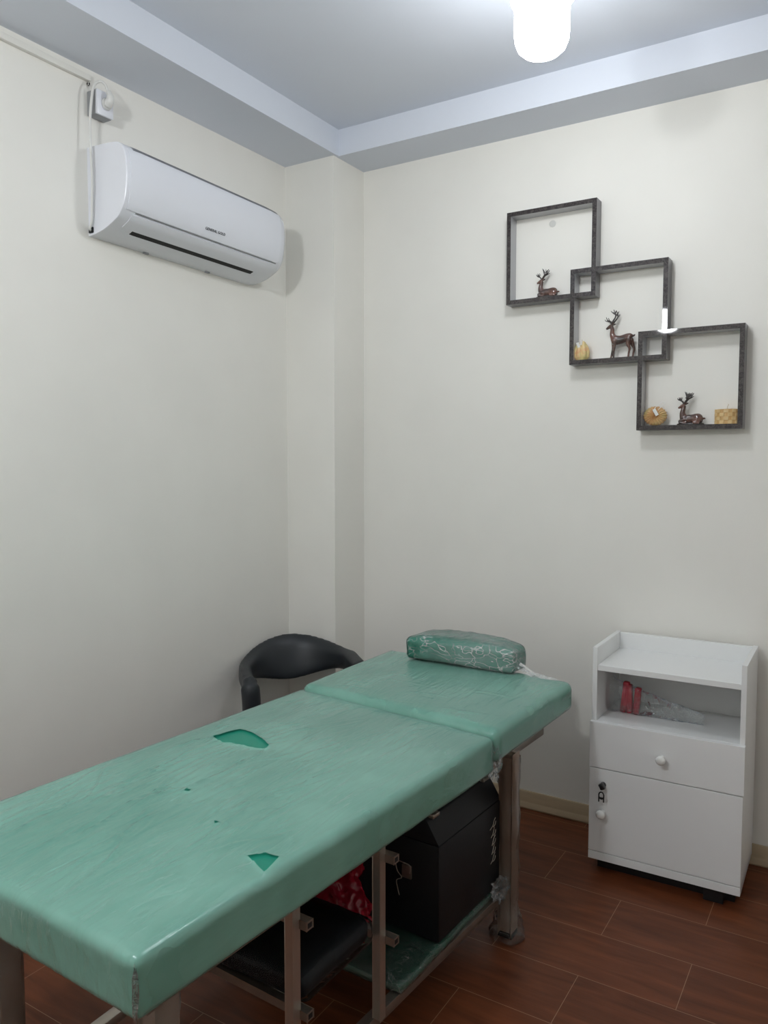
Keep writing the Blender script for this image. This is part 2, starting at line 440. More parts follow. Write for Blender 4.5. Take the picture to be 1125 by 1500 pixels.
# pipe outlet notch at lower left corner
bm = bmesh.new(); box(bm, (.004, -1.252, 2.158), (.024, -1.244, 2.176), bevel=.002); ac_mesh('cable_outlet', bm, M_dark)
# lettering
cu = bpy.data.curves.new('logo', 'FONT'); cu.body = 'GENERAL GOLD'; cu.size = .0135; cu.extrude = .0004; cu.align_x = 'CENTER'; cu.space_character = 1.0
to = bpy.data.objects.new('tmp', cu); COL.objects.link(to)
dg = bpy.context.evaluated_depsgraph_get(); dg.update()
lm = bpy.data.meshes.new_from_object(to.evaluated_get(dg)); bpy.data.objects.remove(to)
lm.materials.clear(); lm.materials.append(M_text)
lo = link(bpy.data.objects.new('lettering', lm), ac)
zt = 2.237
xp = max(p[0] for p in prof if abs(p[1] - zt) < .012)
sl = .24   # lean of the panel here
R = Matrix(((0, -math.sin(sl) * -1, math.cos(sl)), (1, 0, 0), (0, math.cos(sl), -math.sin(sl)))).to_4x4()
lo.matrix_local = Matrix.Translation(Vector((.1808 , -.850, zt + tl(-.845))) - ACO) @ R
lo['label'] = 'dark maker lettering'
# power cord with plug (moves with the unit)
bm = bmesh.new()
cp = smooth_path([(.066, -1.212, 2.602), (.066, -1.222, 2.622), (.058, -1.236, 2.630), (.050, -1.254, 2.610), (.046, -1.262, 2.56), (.042, -1.266, 2.49), (.046, -1.268, 2.40), (.045, -1.264, 2.32), (.038, -1.262, 2.24), (.032, -1.260, 2.19), (.020, -1.258, 2.170), (.014, -1.250, 2.166)], 8)
tube(bm, cp, .0042, 10)
cord = ac_mesh('power_cord', bm, M_cord)
bm = bmesh.new()
tube(bm, [(.0525, -1.2085, 2.570), (.060, -1.2085, 2.570)], [.0185, .0175], 20)
tube(bm, smooth_path([(.058, -1.2085, 2.566), (.072, -1.209, 2.578), (.073, -1.2105, 2.592), (.066, -1.212, 2.606)], 5), [.014] * 5 + [.012] * 5 + [.009] * 5 + [.006], 14)
for v in bm.verts: v.co = v.co - ACO
mesh_obj('plug', bm, M_cord, cord, angle=60)

# wall socket and cable trunking
so = thing('power_socket', 'grey-white surface-mounted wall socket above the air conditioner, plug in it', 'socket', (0, -1.2085, 2.571))
bm = bmesh.new(); box(bm, (0, -.034, -.039), (.040, .030, .039), bevel=.003); mesh_obj('back_box', bm, M_grey, so)
bm = bmesh.new(); box(bm, (.040, -.034, -.039), (.050, .030, .039), bevel=.003)
lathe(bm, [(.021, .0495), (.021, .0515), (.0185, .0515), (.0185, .0505)], 28, (0, 0, 0), axis='x')
mesh_obj('faceplate', bm, M_acwhite, so)
bm = bmesh.new(); box(bm, (0, YF + .02, 2.640), (.016, -1.236, 2.660), bevel=.002)
box(bm, (.001, -1.2435, 2.628), (.010, -1.236, 2.638), 1, bevel=.001)
tag(mesh_obj('cable_trunking', bm, [M_wall, M_dark]), 'thin white cable trunking along the left wall just under the beam', 'cable trunking')

# ------------------------------------------------------------------ wall shelves
sd = thing('wall_shelf', 'three overlapping dark grey square box shelves on the back wall', 'shelf', (1.393, 0, 1.95))
def square_frame(x0, z0, d):
    s = .3527; t = .0165
    bm = bmesh.new()
    O = [(x0, z0), (x0 + s, z0), (x0 + s, z0 + s), (x0, z0 + s)]
    I = [(x0 + t, z0 + t), (x0 + s - t, z0 + t), (x0 + s - t, z0 + s - t), (x0 + t, z0 + s - t)]
    e = .0012
    def V(p, y): return bm.verts.new((p[0] - 1.393, y, p[1] - 1.95))
    of = [V(p, -d) for p in O]; ob = [V(p, -.0005) for p in O]; inf = [V(p, -d) for p in I]; inb = [V(p, -.0005) for p in I]
    for i in range(4):
        j = (i + 1) % 4
        bm.faces.new((of[i], of[j], inf[j], inf[i])).material_index = 0
        bm.faces.new((ob[i], ob[j], inb[j], inb[i])).material_index = 1
        bm.faces.new((of[i], of[j], ob[j], ob[i])).material_index = 1
        bm.faces.new((inf[i], inf[j], inb[j], inb[i])).material_index = 2
    # thin raised edge banding lines
    mesh_obj('square_frame', bm, [M_edge, M_shelfout, M_shelfin], sd, smooth=False)
square_frame(.9614, 2.0256, .0570)
square_frame(1.2191, 1.7771, .0578)
square_frame(1.4729, 1.5267, .0586)

# ------------------------------------------------------------------ figurines
def antlers(bm, pts_list):
    for pts, rr in pts_list:
        tube(bm, smooth_path(pts, 4), [rr * (1 - .55 * i / (4 * (len(pts) - 1))) for i in range(4 * (len(pts) - 1) + 1)], 8)
def standing_deer(loc):
    t = thing('deer_figurine', 'standing brown deer figurine on the middle square shelf', 'figurine', loc)
    bm = bmesh.new()
    # trunk: deep chest narrowing to belly, rump
    tube(bm, smooth_path([(-.036, 0, .066), (-.024, 0, .066), (-.004, 0, .066), (.016, 0, .071), (.032, 0, .072), (.038, 0, .070)], 4),
         [.010, .0145, .017, .0185, .0185, .018, .017, .0165, .016, .0155, .0152, .0152, .0155, .016, .0162, .016, .0155, .014, .012, .010, .007], 14, sx=.82)
    tube(bm, smooth_path([(-.026, 0, .070), (-.034, 0, .088), (-.034, 0, .106), (-.037, 0, .116)], 4), [.0145, .013, .0115, .0105, .0095, .0088, .0082, .0078, .0075, .0072, .007, .007, .007], 12)
    tube(bm, smooth_path([(-.032, 0, .119), (-.042, 0, .117), (-.053, 0, .111), (-.057, 0, .1085)], 3), [.0072, .0078, .0078, .0072, .0062, .0052, .0045, .004, .0034, .0028], 12)
    for s in (-1, 1):
        tube(bm, [(-.033, s * .006, .122), (-.028, s * .012, .126), (-.024, s * .015, .127)], [.002, .0032, .001], 8)
        fx = -.030 + (.006 if s < 0 else -.004)
        tube(bm, smooth_path([(fx + .002, s * .008, .062), (fx + .001, s * .009, .040), (fx - .002, s * .009, .022), (fx - .006 * (1 if s > 0 else .3), s * .009, .004), (fx - .008 * (1 if s > 0 else .3), s * .009, .001)], 3),
             [.0075, .0065, .0056, .005, .0045, .0042, .0042, .0038, .0036, .0036, .0036, .004, .0042], 10)
        hx = .030 + (-.002 if s < 0 else .010)
        tube(bm, smooth_path([(.030, s * .008, .066), (hx - .002, s * .009, .048), (hx + .004, s * .009, .031), (hx + .001, s * .009, .014), (hx, s * .009, .001)], 3),
             [.011, .0105, .009, .008, .0065, .0052, .0046, .0042, .004, .0038, .0036, .004, .0042], 10)
    tube(bm, [(.040, 0, .076), (.046, 0, .079), (.050, 0, .082)], [.004, .0034, .001], 8)
    fuse('body', bm, M_deer, t, .0016, 2)
    bm = bmesh.new()
    for s, k in ((-1, 0.0), (1, .003)):
        antlers(bm, [([(-.036, s * .003, .121), (-.040 + k, s * .005, .132), (-.050 + k, s * .008, .140), (-.055 + k, s * .009, .151)], .0030),
                     ([(-.044 + k, s * .006, .135), (-.056 + k, s * .008, .137), (-.060 + k, s * .009, .143)], .0024),
                     ([(-.036, s * .003, .122), (-.030 + k, s * .006, .136), (-.021 + k, s * .009, .149), (-.021 + k, s * .010, .162), (-.028 + k, s * .009, .176)], .0036),
                     ([(-.021 + k, s * .010, .158), (-.030 + k, s * .010, .164), (-.038 + k, s * .010, .172)], .0028),
                     ([(-.022 + k, s * .009, .150), (-.014 + k, s * .010, .157), (-.015 + k, s * .010, .163)], .0024),
                     ([(-.021 + k, s * .010, .164), (-.016 + k, s * .010, .172)], .0022)])
    fuse('antlers', bm, M_antler, t, .0011, 1)
def lying_deer(loc, rz, label, sc=1.0, palm=True):
    t = thing('deer_figurine', label, 'figurine', loc, rz, 'lying deer figurines on the square shelves')
    bm = bmesh.new()
    tube(bm, smooth_path([(-.030, 0, .018), (-.014, 0, .019), (.008, 0, .021), (.026, 0, .022), (.038, 0, .018)], 4),
         [.009, .012, .0145, .016, .0165, .0165, .016, .0155, .0155, .016, .0165, .0168, .0165, .0155, .0135, .011, .007], 14, sx=.95)
    tube(bm, smooth_path([(-.022, 0, .022), (-.027, 0, .040), (-.024, 0, .056), (-.022, 0, .066)], 4), [.0145, .0132, .012, .0108, .0098, .009, .0084, .008, .0076, .0073, .0072, .0072, .007], 12)
    tube(bm, smooth_path([(-.018, 0, .068), (-.027, 0, .066), (-.037, 0, .061), (-.042, 0, .0585)], 3), [.0072, .0078, .0076, .007, .006, .005, .0044, .0039, .0034, .0028], 12)
    for s in (-1, 1):
        tube(bm, [(-.018, s * .006, .071), (-.013, s * .011, .076), (-.010, s * .013, .077)], [.002, .0032, .001], 8)
        tube(bm, smooth_path([(-.018, s * .011, .018), (-.034, s * .013, .012), (-.026, s * .014, .007), (-.010, s * .015, .006)], 3), [.007, .006, .0055, .005, .0048, .0045, .0042, .004, .0038, .0038], 10)
        blob(bm, (.024, s * .010, .017), .013, (1.2, .6, 1))
        tube(bm, smooth_path([(.026, s * .015, .012), (.012, s * .017, .009), (.020, s * .018, .0065), (.034, s * .017, .006)], 3), [.007, .0062, .0055, .005, .0048, .0045, .0042, .004, .0038, .0038], 10)
    tube(bm, [(.040, 0, .020), (.046, 0, .021), (.050, 0, .019)], [.004, .0032, .001], 8)
    b = fuse('body', bm, M_deer, t, .0016, 2)
    bm = bmesh.new()
    for s in (-1, 1):
        L = [([(-.022, s * .003, .071), (-.027, s * .005, .080), (-.035, s * .008, .087), (-.037, s * .009, .096)], .0030),
             ([(-.031, s * .006, .084), (-.041, s * .008, .088), (-.042, s * .009, .094)], .0024),
             ([(-.033, s * .007, .087), (-.030, s * .008, .097)], .0022),
             ([(-.022, s * .003, .072), (-.014, s * .006, .084), (-.005, s * .009, .096), (-.004, s * .010, .110)], .0036 if palm else .003),
             ([(-.010, s * .008, .092), (-.014, s * .009, .104), (-.018, s * .009, .114)], .003),
             ([(-.007, s * .008, .094), (.002, s * .009, .102), (.007, s * .009, .110)], .003),
             ([(-.012, s * .008, .089), (.000, s * .009, .094), (.008, s * .009, .099)], .0028)]
        if palm: L += [([(-.014, s * .008, .090), (-.006, s * .009, .099), (-.006, s * .0095, .107)], .005)]
        antlers(bm, L)
    fuse('antlers', bm, M_antler, t, .0011, 1)
    bm = bmesh.new()
    blob(bm, (.000, 0, .002), .010, (4.6, 2.1, .9)); blob(bm, (-.022, .002, .003), .010, (2.0, 1.9, .8))
    for v in bm.verts: v.co.z = max(.0, v.co.z)
    fuse('rock_base', bm, M_antler, t, .0016, 2)
    t.scale = (sc, sc, sc)
standing_deer((1.406, -.030, 1.7938))
lying_deer((1.119, -.030, 2.0423), .15, 'small lying deer figurine alone in the highest square shelf', .96, False)
lying_deer((1.653, -.030, 1.5434), -.05, 'lying deer figurine between the shell candle and the woven candle', 1.02, True)

def candle(name, label, loc):
    return thing(name, label, 'candle', loc)
# tulip-shaped candle
c = candle('flower_candle', 'small yellow-orange flower-shaped candle beside the standing deer', (1.258, -.030, 1.7938))
bm = bmesh.new()
for k in range(7):
    a = 2 * PI * k / 7; ca, sa = math.cos(a), math.sin(a)
    h = .062 + .010 * math.sin(k * 2.3)
    tube(bm, [(ca * .011, sa * .008, .001), (ca * .019, sa * .013, .014), (ca * .021, sa * .0145, .032), (ca * .017, sa * .012, .050), (ca * .014, sa * .010, h)], [.010, .011, .0105, .008, .003], 10)
blob(bm, (0, 0, .03), .017, (1, .8, 1.7))
for v in bm.verts: v.co.z = max(0, v.co.z)
fuse('wax', bm, M_flower, c, .0016, 1)
bm = bmesh.new(); tube(bm, [(.001, 0, .055), (.002, 0, .070), (.001, 0, .078)], .0011, 6); mesh_obj('wick', bm, M_wick, c)
bm = bmesh.new()
vs = box(bm, (-.005, -.0008, -.014), (.005, .0008, .014)); M = Matrix.Translation((-.006, -.0205, .052)) @ Matrix.Rotation(-.25, 4, 'Y') @ Matrix.Rotation(.25, 4, 'X')
for v in vs: v.co = M @ v.co
mesh_obj('price_tag', bm, M_tag, c)
# scallop shell candle
c = candle('shell_candle', 'round amber ribbed shell candle with white tag, leftmost in the lowest shelf', (1.532, -.030, 1.5434))
bm = bmesh.new(); nseg = 84; rings = []
for rr, w in ((.0, .013), (.2, .013), (.45, .0125), (.7, .011), (.88, .008), (1.0, .002)):
    ring = []
    for k in range(nseg):
        a = 2 * PI * k / nseg
        rib = 1 + .035 * math.cos(a * 21) * rr
        ring.append((math.sin(a) * .041 * rr * rib, w * (1 + .10 * math.cos(a * 21) * (rr > .1)), .0345 + math.cos(a) * .0345 * rr * rib))
    rings.append(ring)
for s in (-1, 1):
    R_ = [[bm.verts.new((p[0], s * p[1], p[2])) for p in ring] for ring in rings[1:]]
    cv = bm.verts.new((0, s * .013, .0345))
    for k in range(nseg): bm.faces.new((cv, R_[0][k], R_[0][(k + 1) % nseg]))
    for a, b in zip(R_, R_[1:]):
        for k in range(nseg): bm.faces.new((a[k], a[(k + 1) % nseg], b[(k + 1) % nseg], b[k]))
    if s < 0: last = R_[-1]
    else:
        for k in range(nseg): bm.faces.new((last[k], last[(k + 1) % nseg], R_[-1][(k + 1) % nseg], R_[-1][k]))
for v in bm.verts: v.co.z = max(0, v.co.z)
mesh_obj('wax', bm, M_shell, c, angle=60)
bm = bmesh.new()
tube(bm, smooth_path([(-.004, -.014, .048), (.004, -.013, .066), (.018, -.008, .079), (.030, -.004, .084), (.033, -.004, .078), (.022, -.006, .066), (.012, -.011, .056)], 5), .0012, 6)
mesh_obj('tag_string', bm, M_tag, c)
bm = bmesh.new(); vs = box(bm, (-.0055, -.0008, -.013), (.0055, .0008, .013)); M = Matrix.Translation((.005, -.0178, .047)) @ Matrix.Rotation(-.5, 4, 'Y')
for v in vs: v.co = M @ v.co
mesh_obj('price_tag', bm, M_tag, c)
# woven block candle
c = candle('woven_candle', 'straw-coloured basket-weave candle at the right end of the lowest shelf', (1.772, -.0295, 1.5434))
bm = bmesh.new()
lathe(bm, [(.0375, 0), (.0375, .050), (.030, .0515), (.002, .0515)], 36)
for v in bm.verts: v.co.y *= .62
nb = 18
for row in range(4):
    for k in range(nb):
        if (k + row) % 2 == 0:
            a0 = 2 * PI * k / nb - .02; a1 = 2 * PI * (k + 1) / nb + .02
            z0 = row * .0128; z1 = z0 + .0128; pts = []
            for a in (a0, (a0 + a1) / 2, a1):
                for rr in (.0365, .0402): pts.append((math.cos(a) * rr, math.sin(a) * rr * .62))
            poly = [pts[0], pts[2], pts[4], pts[5], pts[3], pts[1]]
            prism(bm, poly, 'z', z0 + .0006, z1 - .0006, 1)
mesh_obj('wax', bm, [M_weave, M_weave2], c, angle=35)
bm = bmesh.new(); tube(bm, smooth_path([(.000, 0, .050), (.001, 0, .060), (.004, 0, .066), (.002, 0, .069)], 4), .0012, 6); mesh_obj('wick', bm, M_wick, c)
# small plastic cap on the wall
bm = bmesh.new(); lathe(bm, [(.013, 0), (.013, .0015), (.010, .003), (.002, .0035)], 28, (1.126, 0, 2.327), axis='-y')
tag(mesh_obj('wall_disc', bm, mat('cap_white', srgb(214, 214, 210), rough=.5)), 'small round white disc stuck on the wall inside the highest square shelf', 'wall disc')

# ------------------------------------------------------------------ white cabinet
CW, CD = .4825, .309
cb = thing('bedside_cabinet', 'white cabinet with open shelf, drawer and door against the back wall', 'cabinet', (1.4105 , -.032, 0), .013)
def cbox(bm, u0, u1, v0, v1, z0, z1, mi=0, bev=.0008): box(bm, (u0, -v1, z0), (u1, -v0, z1), mi, bev, 1)
T = .016
def cab_part(name, m, *bs, parent=None, label=None):
    bm = bmesh.new()
    for b_ in bs: cbox(bm, *b_)
    o = mesh_obj(name, bm, m, parent or cb, smooth=False)
    if label: o['label'] = label
    return o
cab_part('side_panel', M_white, (0, T, 0, CD, .052, .782))
cab_part('side_panel', M_white, (CW - T, CW, 0, CD, .052, .782))
cab_part('back_panel', M_white, (T, CW - T, 0, T, .052, .779))
cab_part('top_board', M_white, (T, CW - T, T, CD - .004, .702, .721))
cab_part('middle_board', M_white, (T, CW - T, T, CD - .001, .513, .529))
cab_part('bottom_board', M_white, (0, CW, 0, CD + .017, .048, .0755))
cab_part('plinth', M_black, (.02, CW - .02, .02, CD - .03, .0008, .048), (.372, .432, CD - .03, CD + .002, .0008, .046))
dr = cab_part('drawer', M_white, (-.002, CW + .002, CD + .0006, CD + .0166, .3715, .529))
do = cab_part('door', M_white, (0, CW, CD + .0006, CD + .0166, .078, .3685))
def knob(par, u, z):
    bm = bmesh.new()
    lathe(bm, [(.009, 0), (.0085, .004), (.0065, .010), (.0075, .014), (.0125, .018), (.0155, .023), (.0155, .028), (.012, .0325), (.006, .0345), (.001, .035)], 28, (u, -(CD + .0166), z), axis='-y')
    mesh_obj('knob', bm, M_ceramic, par, angle=60)['label'] = 'round white ceramic knob'
knob(dr, .238, .446); knob(do, .047, .220)
bm = bmesh.new()
lathe(bm, [(.0095, 0), (.0095, .003), (.008, .007), (.006, .009), (.001, .009)], 24, (.048, -(CD + .0166), .316), axis='-y')
mesh_obj('lock', bm, M_gun, do)
ky = thing('key', 'small dark key hanging from the lock of the white cabinet door', 'key', (1.4105 + .048 + .0045, -.032 - CD - .0266, .316))
bm = bmesh.new()
vs = box(bm, (-.0085, -.014, -.011), (.0085, .001, .010), 0, .003)
M = Matrix.Rotation(-.5, 4, 'Y')
for v in bm.verts: v.co = M @ v.co
mesh_obj('bow', bm, M_gun, ky)
bm = bmesh.new()
ring = [(math.cos(a) * .0085, -.012, -.030 + math.sin(a) * .012) for a in [i * 2 * PI / 20 for i in range(21)]]
tube(bm, ring, .0022, 8)
box(bm, (-.010, -.014, -.052), (-.0065, -.010, -.034)); box(bm, (.0065, -.014, -.052), (.010, -.010, -.034)); box(bm, (-.0085, -.0135, -.040), (.0085, -.0105, -.0365))
mesh_obj('key_ring', bm, M_black, ky)

# packet of red clips in clear plastic inside the open compartment
pk = thing('plastic_packet', 'red hair clips in a clear plastic bag inside the open cabinet shelf', 'packet', (1.505, -.205, .5292))
for k, (dx, rz) in enumerate(((-.020, .1), (.004, -.05), (.024, .08))):
    bm = bmesh.new()
    box(bm, (-.0105, -.012, .002), (.0105, .012, .112 - .008 * k), 0, .005)
    box(bm, (-.004, -.0145, .012), (.004, -.011, .09), 0, .002)
    M = Matrix.Translation((dx, 0, 0)) @ Matrix.Rotation(rz, 4, 'Y')
    for v in bm.verts: v.co = M @ v.co
    mn = min(v.co.z for v in bm.verts)
    for v in bm.verts: v.co.z += .002 - mn
    mesh_obj('clip', bm, M_pink, pk)
bm = bmesh.new(); nu, nv = 40, 16; g = []
for i in range(nu + 1):
    row = []; u = i / nu; x = -.062 + .31 * u
    H = .125 * (1 - .72 * u ** .8) + .004; Dp = .030 * (1 - .8 * u) + .003
    for j in range(nv):
        a = 2 * PI * j / nv
        n_ = noise.noise(Vector((x * 26, a * 1.1, 3))) * .35 + noise.noise(Vector((x * 70, a * 2.3, 9))) * .15
        row.append(bm.verts.new((x, math.cos(a) * Dp * (1 + n_), max(.0008, H / 2 + math.sin(a) * H / 2 * (1 + .5 * n_)))))
    g.append(row)
for a, b in zip(g, g[1:]):
    for j in range(nv): bm.faces.new((a[j], a[(j + 1) % nv], b[(j + 1) % nv], b[j]))
mesh_obj('clear_bag', bm, M_film, pk, angle=25)

# ------------------------------------------------------------------ treatment bed
def rbox(L, W, T, r, step):
    """grid-surfaced rounded box, x in +-W/2, y in +-L/2, z in -T..0 ; returns verts/faces lists"""
    bm = bmesh.new()
    nx = max(2, int(W / step)); ny = max(2, int(L / step)); nz = max(3, int(T / step))
    def warp(k, n, h):      # cluster towards ends so that rounding is well sampled
        t = k / n
        return -h + 2 * h * t
    faces = []
    def patch(fn, n, m_):
        G = [[bm.verts.new(fn(i / n, j / m_)) for j in range(m_ + 1)] for i in range(n + 1)]
        for i in range(n):
            for j in range(m_): bm.faces.new((G[i][j], G[i + 1][j], G[i + 1][j + 1], G[i][j + 1]))
    for z in (0, -T): patch(lambda s, t: Vector((-W / 2 + W * s, -L / 2 + L * t, z)), nx, ny)
    for x in (-W / 2, W / 2): patch(lambda s, t: Vector((x, -L / 2 + L * s, -T + T * t)), ny, nz)
    for y in (-L / 2, L / 2): patch(lambda s, t: Vector((-W / 2 + W * s, y, -T + T * t)), nx, nz)
    bmesh.ops.remove_doubles(bm, verts=bm.verts[:], dist=step * .02)
    ri = (r, r, min(r, T * .49))
    for v in bm.verts:
        q = Vector((max(-W / 2 + r, min(W / 2 - r, v.co.x)), max(-L / 2 + r, min(L / 2 - r, v.co.y)), max(-T + ri[2], min(-ri[2], v.co.z))))
        d = v.co - q
        if d.length > 1e-9: v.co = q + d.normalized() * r if ri[2] == r else q + Vector((d.normalized().x * r, d.normalized().y * r, d.normalized().z * ri[2]))
    return bm

def cushion(quad, T, r, step, off=0.0, bulge=.008, wr=0.0, seed=0, backarch=0.0):
    """quad = 4 top corners (foot-left, foot-right, head-right, head-left)"""
    q = [Vector(p) for p in quad]
    W = ((q[1] - q[0]).length + (q[2] - q[3]).length) / 2; L = ((q[3] - q[0]).length + (q[2] - q[1]).length) / 2
    bm = rbox(L + 2 * off, W + 2 * off, T + 2 * off, r + off, step)
    for v in bm.verts:
        x, y, z = v.co.x, v.co.y, v.co.z + off
        s = x / W + .5; t = y / L + .5
        cs, ct = max(0, min(1, s)), max(0, min(1, t))
        b_ = (1 - (2 * cs - 1) ** 4) * (1 - (2 * ct - 1) ** 6)
        up = max(0.0, 1 + z / T)                # 1 at top
        P = q[0].lerp(q[1], s).lerp(q[3].lerp(q[2], s), t)
        side = max(abs(2 * s - 1), abs(2 * t - 1))
        zz = z + bulge * b_ * up
        if backarch: P.y += backarch * (1 - (2 * cs - 1) ** 2) * ct
        P.z += zz
        if wr:
            n_ = noise.noise(Vector((P.x * 26 + P.y * 5, P.y * 4.0 + seed, P.z * 9))) + .6 * noise.noise(Vector((P.x * 60, P.y * 9 + seed, P.z * 22)))
            k = wr * n_
            if side > .96: P.x += k * 1.5 * (1 if s > .5 else -1) * (abs(2 * s - 1) > .96); P.y += k * 1.5 * (1 if t > .5 else -1) * (abs(2 * t - 1) > .96)
            else: P.z += k
        v.co = P
    return bm

bed = thing('treatment_bed', 'green vinyl massage bed wrapped in clear plastic film in the foreground', 'treatment bed', (.95, -1.3, 0))
BO = Vector((.95, -1.3, 0))
def bpart(name, bm, m, parent=None, angle=40):
    for v in bm.verts: v.co = v.co - BO
    return mesh_obj(name, bm, m, parent or bed, angle=angle)
Zt = .655
main_q = [(.548, -2.165, Zt), (1.272, -2.188, Zt), (1.342, -1.002, Zt), (.606, -.918, Zt)]
head_q = [(.612, -.925, .672), (1.353, -1.005, .672), (1.392, -.480, .690), (.648, -.415, .690)]
mt = bpart('mattress', cushion(main_q, .100, .016, .014), M_green)
def cut_tears(bm, tears, snap=.0045):
    for poly in tears:
        n = len(poly); P = [Vector((a, b)) for a, b in poly]
        def inside(x, y):
            c_ = False
            for i in range(n):
                a, b = P[i], P[(i + 1) % n]
                if (a.y > y) != (b.y > y) and x < (b.x - a.x) * (y - a.y) / (b.y - a.y) + a.x: c_ = not c_
            return c_
        def near(p):
            best = None
            for i in range(n):
                a, b = P[i], P[(i + 1) % n]; d = b - a; t = max(0, min(1, (p - a).dot(d) / d.length_squared)); qq = a + d * t
                if best is None or (qq - p).length < (best - p).length: best = qq
            return best
        for v in bm.verts:
            if v.co.z > .6:
                p = Vector((v.co.x, v.co.y)); qq = near(p)
                if (qq - p).length < snap: v.co.x, v.co.y = qq.x, qq.y; v.co.z += .0022
        kill = [f for f in bm.faces if f.calc_center_median().z > .62 and inside(f.calc_center_median().x, f.calc_center_median().y)]
        bmesh.ops.delete(bm, geom=kill, context='FACES')
def wrinkles(bm, lines):
    # raised fold lines of the loose film on the flat top
    segs = []
    for (x0, y0), (x1, y1), h, w in lines: segs.append((Vector((x0, y0)), Vector((x1, y1)), h, w))
    for v in bm.verts:
        if v.co.z < .638: continue
        p = Vector((v.co.x, v.co.y)); dz = 0
        for a, b, h, w in segs:
            d = b - a; L2_ = d.length_squared; t = (p - a).dot(d) / L2_
            if t < 0 or t > 1: continue
            n_ = (d.x * (p.y - a.y) - d.y * (p.x - a.x)) / math.sqrt(L2_)
            n_ += .004 * math.sin(t * 7 + a.x * 40)
            if abs(n_) > 4 * w: continue
            dz += h * math.sin(PI * t) ** .7 * (math.exp(-(n_ / w) ** 2) - .45 * math.exp(-((n_ - 1.6 * w) / w) ** 2))
        v.co.z += dz
def rand_lines(boxes, seed):
    rg = random.Random(seed); out = []
    for x0, x1, y0, y1, n, ang, spread, l0, l1, h in boxes:
        for _ in range(n):
            x = rg.uniform(x0, x1); y = rg.uniform(y0, y1); a = math.radians(ang + rg.gauss(0, spread)); l = rg.uniform(l0, l1)
            out.append(((x - math.sin(a) * l / 2, y - math.cos(a) * l / 2), (x + math.sin(a) * l / 2, y + math.cos(a) * l / 2), rg.uniform(.5, 1) * h, rg.uniform(.0032, .0055)))
    return out
fb = cushion(main_q, .100, .016, .0046, off=.003, wr=.0014, seed=2)
tears = [[(.700, -1.432), (.708, -1.385), (.722, -1.345), (.775, -1.352), (.835, -1.378), (.872, -1.400), (.884, -1.424), (.850, -1.437), (.800, -1.440), (.750, -1.450)],
         [(.894, -1.716), (.905, -1.712), (.908, -1.722), (.896, -1.725)], [(1.06, -1.80), (1.072, -1.797), (1.070, -1.807)],
         [(1.213, -1.868), (1.232, -1.842), (1.264, -1.834), (1.276, -1.892)]]
wrinkles(fb, rand_lines([(.62, 1.0, -2.05, -1.75, 24, -8, 14, .08, .26, .0036), (.70, 1.15, -1.85, -1.45, 26, 3, 9, .10, .34, .0034), (.62, .95, -1.55, -1.25, 14, 14, 16, .06, .22, .0030),
                         (.75, 1.3, -1.45, -1.05, 16, 6, 14, .06, .26, .0022), (1.05, 1.24, -2.1, -1.75, 12, 8, 12, .06, .18, .0026)], 3))
cut_tears(fb, tears)
bpart('plastic_film', fb, M_film_bed, mt, angle=60)['label'] = 'clear plastic film with two torn holes'
hd = bpart('head_cushion', cushion(head_q, .092, .024, .018), M_green)
hf = cushion(head_q, .092, .024, .005, off=.003, wr=.0007, seed=5)
wrinkles(hf, rand_lines([(.75, 1.25, -.85, -.62, 16, 78, 12, .06, .22, .0013), (.7, 1.3, -.95, -.8, 6, 84, 6, .1, .3, .0016)], 8))
bpart('plastic_film', hf, M_film_bed, hd, angle=60)
# crumpled film gathered at the hinge, right side
def crumple(bm, c, r, scale, seed, amp=.5, sub=4, fr=1.0):
    n0 = len(bm.verts); bmesh.ops.create_icosphere(bm, subdivisions=sub, radius=1)
    bm.verts.ensure_lookup_table()
    for v in bm.verts[n0:]:
        d = v.co.normalized()
        k = 1 + amp * (noise.noise(d * 2.3 * fr + Vector((seed, 0, 0))) + .5 * noise.noise(d * 5.5 * fr + Vector((0, seed, 0))))
        v.co = Vector((c[0] + d.x * k * r * scale[0], c[1] + d.y * k * r * scale[1], c[2] + d.z * k * r * scale[2]))
bm = bmesh.new(); crumple(bm, (1.346, -1.006, .585), .03, (.55, .8, 1.4), 4, .6)
bpart('film_bunch', bm, M_film, mt, angle=30)
bm = bmesh.new(); crumple(bm, (1.272, -2.190, .600), .02, (.22, .22, 2.1), 14, .5)
bpart('film_bunch', bm, M_film, mt, angle=30)
